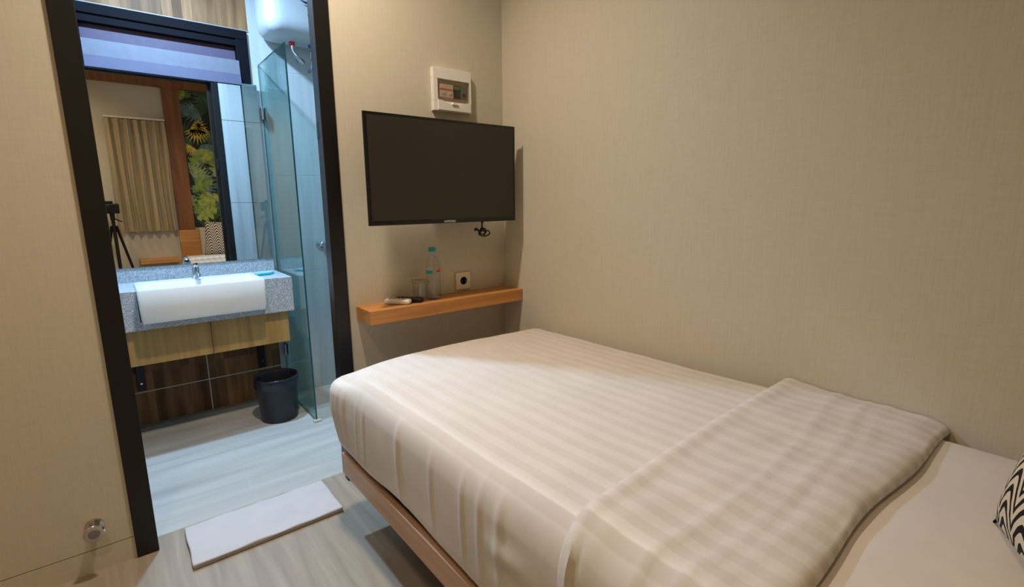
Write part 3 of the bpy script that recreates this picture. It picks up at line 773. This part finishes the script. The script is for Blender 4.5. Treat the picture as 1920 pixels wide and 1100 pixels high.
# mural
mu = empty('mural', (1.17, YB, .93), 'dark leafy tropical mural reflected in the mirror, beside an oak post', 'mural')
obj('panel', B(0.766, XR-.002, YB+.0005, YB+.004, .930, 2.424), plain('mural_ground', (22, 26, 22), .6, var=.5, scale=6), mu)
leafcols = [(84, 118, 58), (124, 150, 70), (62, 94, 64), (160, 172, 84), (98, 128, 132), (48, 76, 52), (146, 164, 108)]
leafms = [plain('leaf_%d' % i, cc, .6, var=.35, scale=25) for i, cc in enumerate(leafcols)]
yell_m = plain('leaf_yellow', (226, 200, 84), .6, var=.25, scale=25)
def leaf(cx, cz, L, ang, kind, layer):
    bm = bmesh.new(); y = YB+.0045+layer*.0003
    def P(u, v):
        ca, sa = math.cos(ang), math.sin(ang); return (min(max(cx+u*ca-v*sa, .768), XR-.004), y, min(max(cz+u*sa+v*ca, .932), 2.422))
    if kind == 'palm':
        for k in range(11):
            t = -1.25+2.5*k/10; ll = L*(1-.25*abs(t)/1.25)
            d = Vector((math.cos(t), math.sin(t))); e = Vector((-d.y, d.x))
            q = [d*0.02*L, d*.5*ll+e*.055*L, d*ll, d*.5*ll-e*.055*L]
            bm.faces.new([bm.verts.new(P(a.x, a.y)) for a in q])
    else:
        up = []; dn = []
        for k in range(13):
            t = k/12; wd = .36*L*math.sin(PI*t**.8)
            if kind == 'cut' and k % 3 == 2: wd *= .35
            up.append((t*L, wd)); dn.append((t*L, -wd))
        for s in (up, dn):
            for k in range(12):
                q = [(s[k][0], 0), (s[k+1][0], 0), s[k+1], s[k]]
                vs = []
                for a in q:
                    vs.append(bm.verts.new(P(*a)))
                bm.faces.new(vs)
    bmesh.ops.remove_doubles(bm, verts=bm.verts, dist=1e-5); bmesh.ops.dissolve_degenerate(bm, edges=bm.edges, dist=1e-5)
    return bm
random.seed(21)
for i in range(84):
    cx = random.uniform(.74, 1.04) if i % 2 else random.uniform(.76, 1.55); cz = random.uniform(.92, 2.42); lay = i*.12
    if abs(cx-.93) < .16 and abs(cz-2.0) < .16: continue
    obj('leaf', leaf(cx, cz, random.uniform(.12, .26), random.uniform(-.5, 3.6), random.choice(['palm', 'cut', 'plain', 'palm']), lay), random.choice(leafms), mu)
for cx, cz, L, a in ((.86, 2.06, .17, -.6), (.90, 2.02, .18, -1.6), (.98, 2.05, .15, -2.4), (.84, 1.83, .12, -2.2)):
    obj('leaf', leaf(cx, cz, L, a, 'palm', 10), yell_m, mu)
for cx, cz, L, a in ((.80, 1.36, .24, .5), (.83, 1.20, .26, .35), (.80, 1.02, .26, .55), (.80, 1.62, .2, .9)):
    obj('leaf', leaf(cx, cz, L, a, 'cut', 11), leafms[3 if cz < 1.3 else 1], mu)
# curtain
cu = empty('curtain', (.345, YB, .9), 'pleated beige curtain on a rail, reflected in the mirror', 'curtain')
bm = bmesh.new(); NX, NZ = 120, 10; g = []
for i in range(NX+1):
    row = []; t = i/NX; x = .092+.508*t
    for j in range(NZ+1):
        z = .905+1.16*j/NZ; s = 1-.25*j/NZ
        y = YB+.062+.030*s*math.sin(t*2*PI*6.5+.4*math.sin(j*.5))+.007*math.sin(t*2*PI*15+1)+.004*math.sin(t*9+z*3)
        row.append(bm.verts.new((x+.004*math.sin(z*5+t*12), y, z+(.006*math.sin(t*2*PI*6.5) if j == 0 else 0))))
    g.append(row)
for i in range(NX):
    for j in range(NZ): bm.faces.new((g[i][j], g[i+1][j], g[i+1][j+1], g[i][j+1]))
obj('cloth', bm, curtain_m, cu, smooth=True)
obj('rail', B(.088, .604, YB, YB+.06, 2.072, 2.092, .002), white_m, cu)
for k in range(7):
    obj('hook', B(.10+k*.081, .118+k*.081, YB+.045, YB+.062, 2.055, 2.072, .001), black_m, cu)
# the photographer's camera on its tripod, seen in the mirror
tc = empty('tripod_camera', (.055, -2.15, 0), 'black camera on a tripod reflected in the mirror', 'camera')
bm = B(-.045, .105, -2.150, -2.085, 1.105, 1.205, .008); box(bm, -.01, .06, -2.145, -2.09, 1.205, 1.232, .008); obj('camera_body', bm, blackmetal_m, tc)
obj('lens', lathe([(.040, 0), (.040, .045), (.034, .047), (0, .046)], (.0, -2.086, 1.16), 24, 'y'), bezel_m, tc, smooth=40)
bm = T([(.04, -2.13, 1.105), (.04, -2.13, 1.04)], .022, 14); tube(bm, [(.04, -2.13, 1.06), (.11, -2.18, 1.02)], .006, 8); obj('tripod_head', bm, blackmetal_m, tc, smooth=40)
obj('column', T([(.04, -2.13, 1.045), (.04, -2.13, .55)], .016, 12), blackmetal_m, tc, smooth=40)
for a in (90, 200, 340):
    d = Vector((math.cos(math.radians(a)), math.sin(math.radians(a))*.75, 0))
    obj('leg', T([Vector((.04, -2.13, .98))+d*.02, Vector((.04, -2.13, .45))+d*.13, Vector((.04, -2.13, 0.0))+d*.24], [.014, .012, .010], 10), blackmetal_m, tc, smooth=40)
# recessed lamps; the one beside the bed is an added fill
for nm, L, lab, m, zc in (('ceiling_lamp', ROOM_LAMP, 'recessed ceiling lamp in the bedroom near the television wall', lampglow_w, ZC), ('ceiling_lamp', FILL_LAMP, 'added warm fill lamp set in the ceiling beside the bed', lampglow_w, ZC), ('ceiling_lamp', BATH_LAMP, 'recessed ceiling lamp in the bathroom', lampglow_c, 2.5)):
    e = empty(nm, (L[0], L[1], zc), lab, 'lamp')
    obj('ring', lathe([(.085, 0), (.098, 0), (.098, -.008), (.085, -.010)], (L[0], L[1], zc), 32), white_m, e, smooth=30)
    obj('diffuser', lathe([(.084, -.002), (0, -.002), (0, -.0005), (.084, -.0005)], (L[0], L[1], zc), 32), m, e)
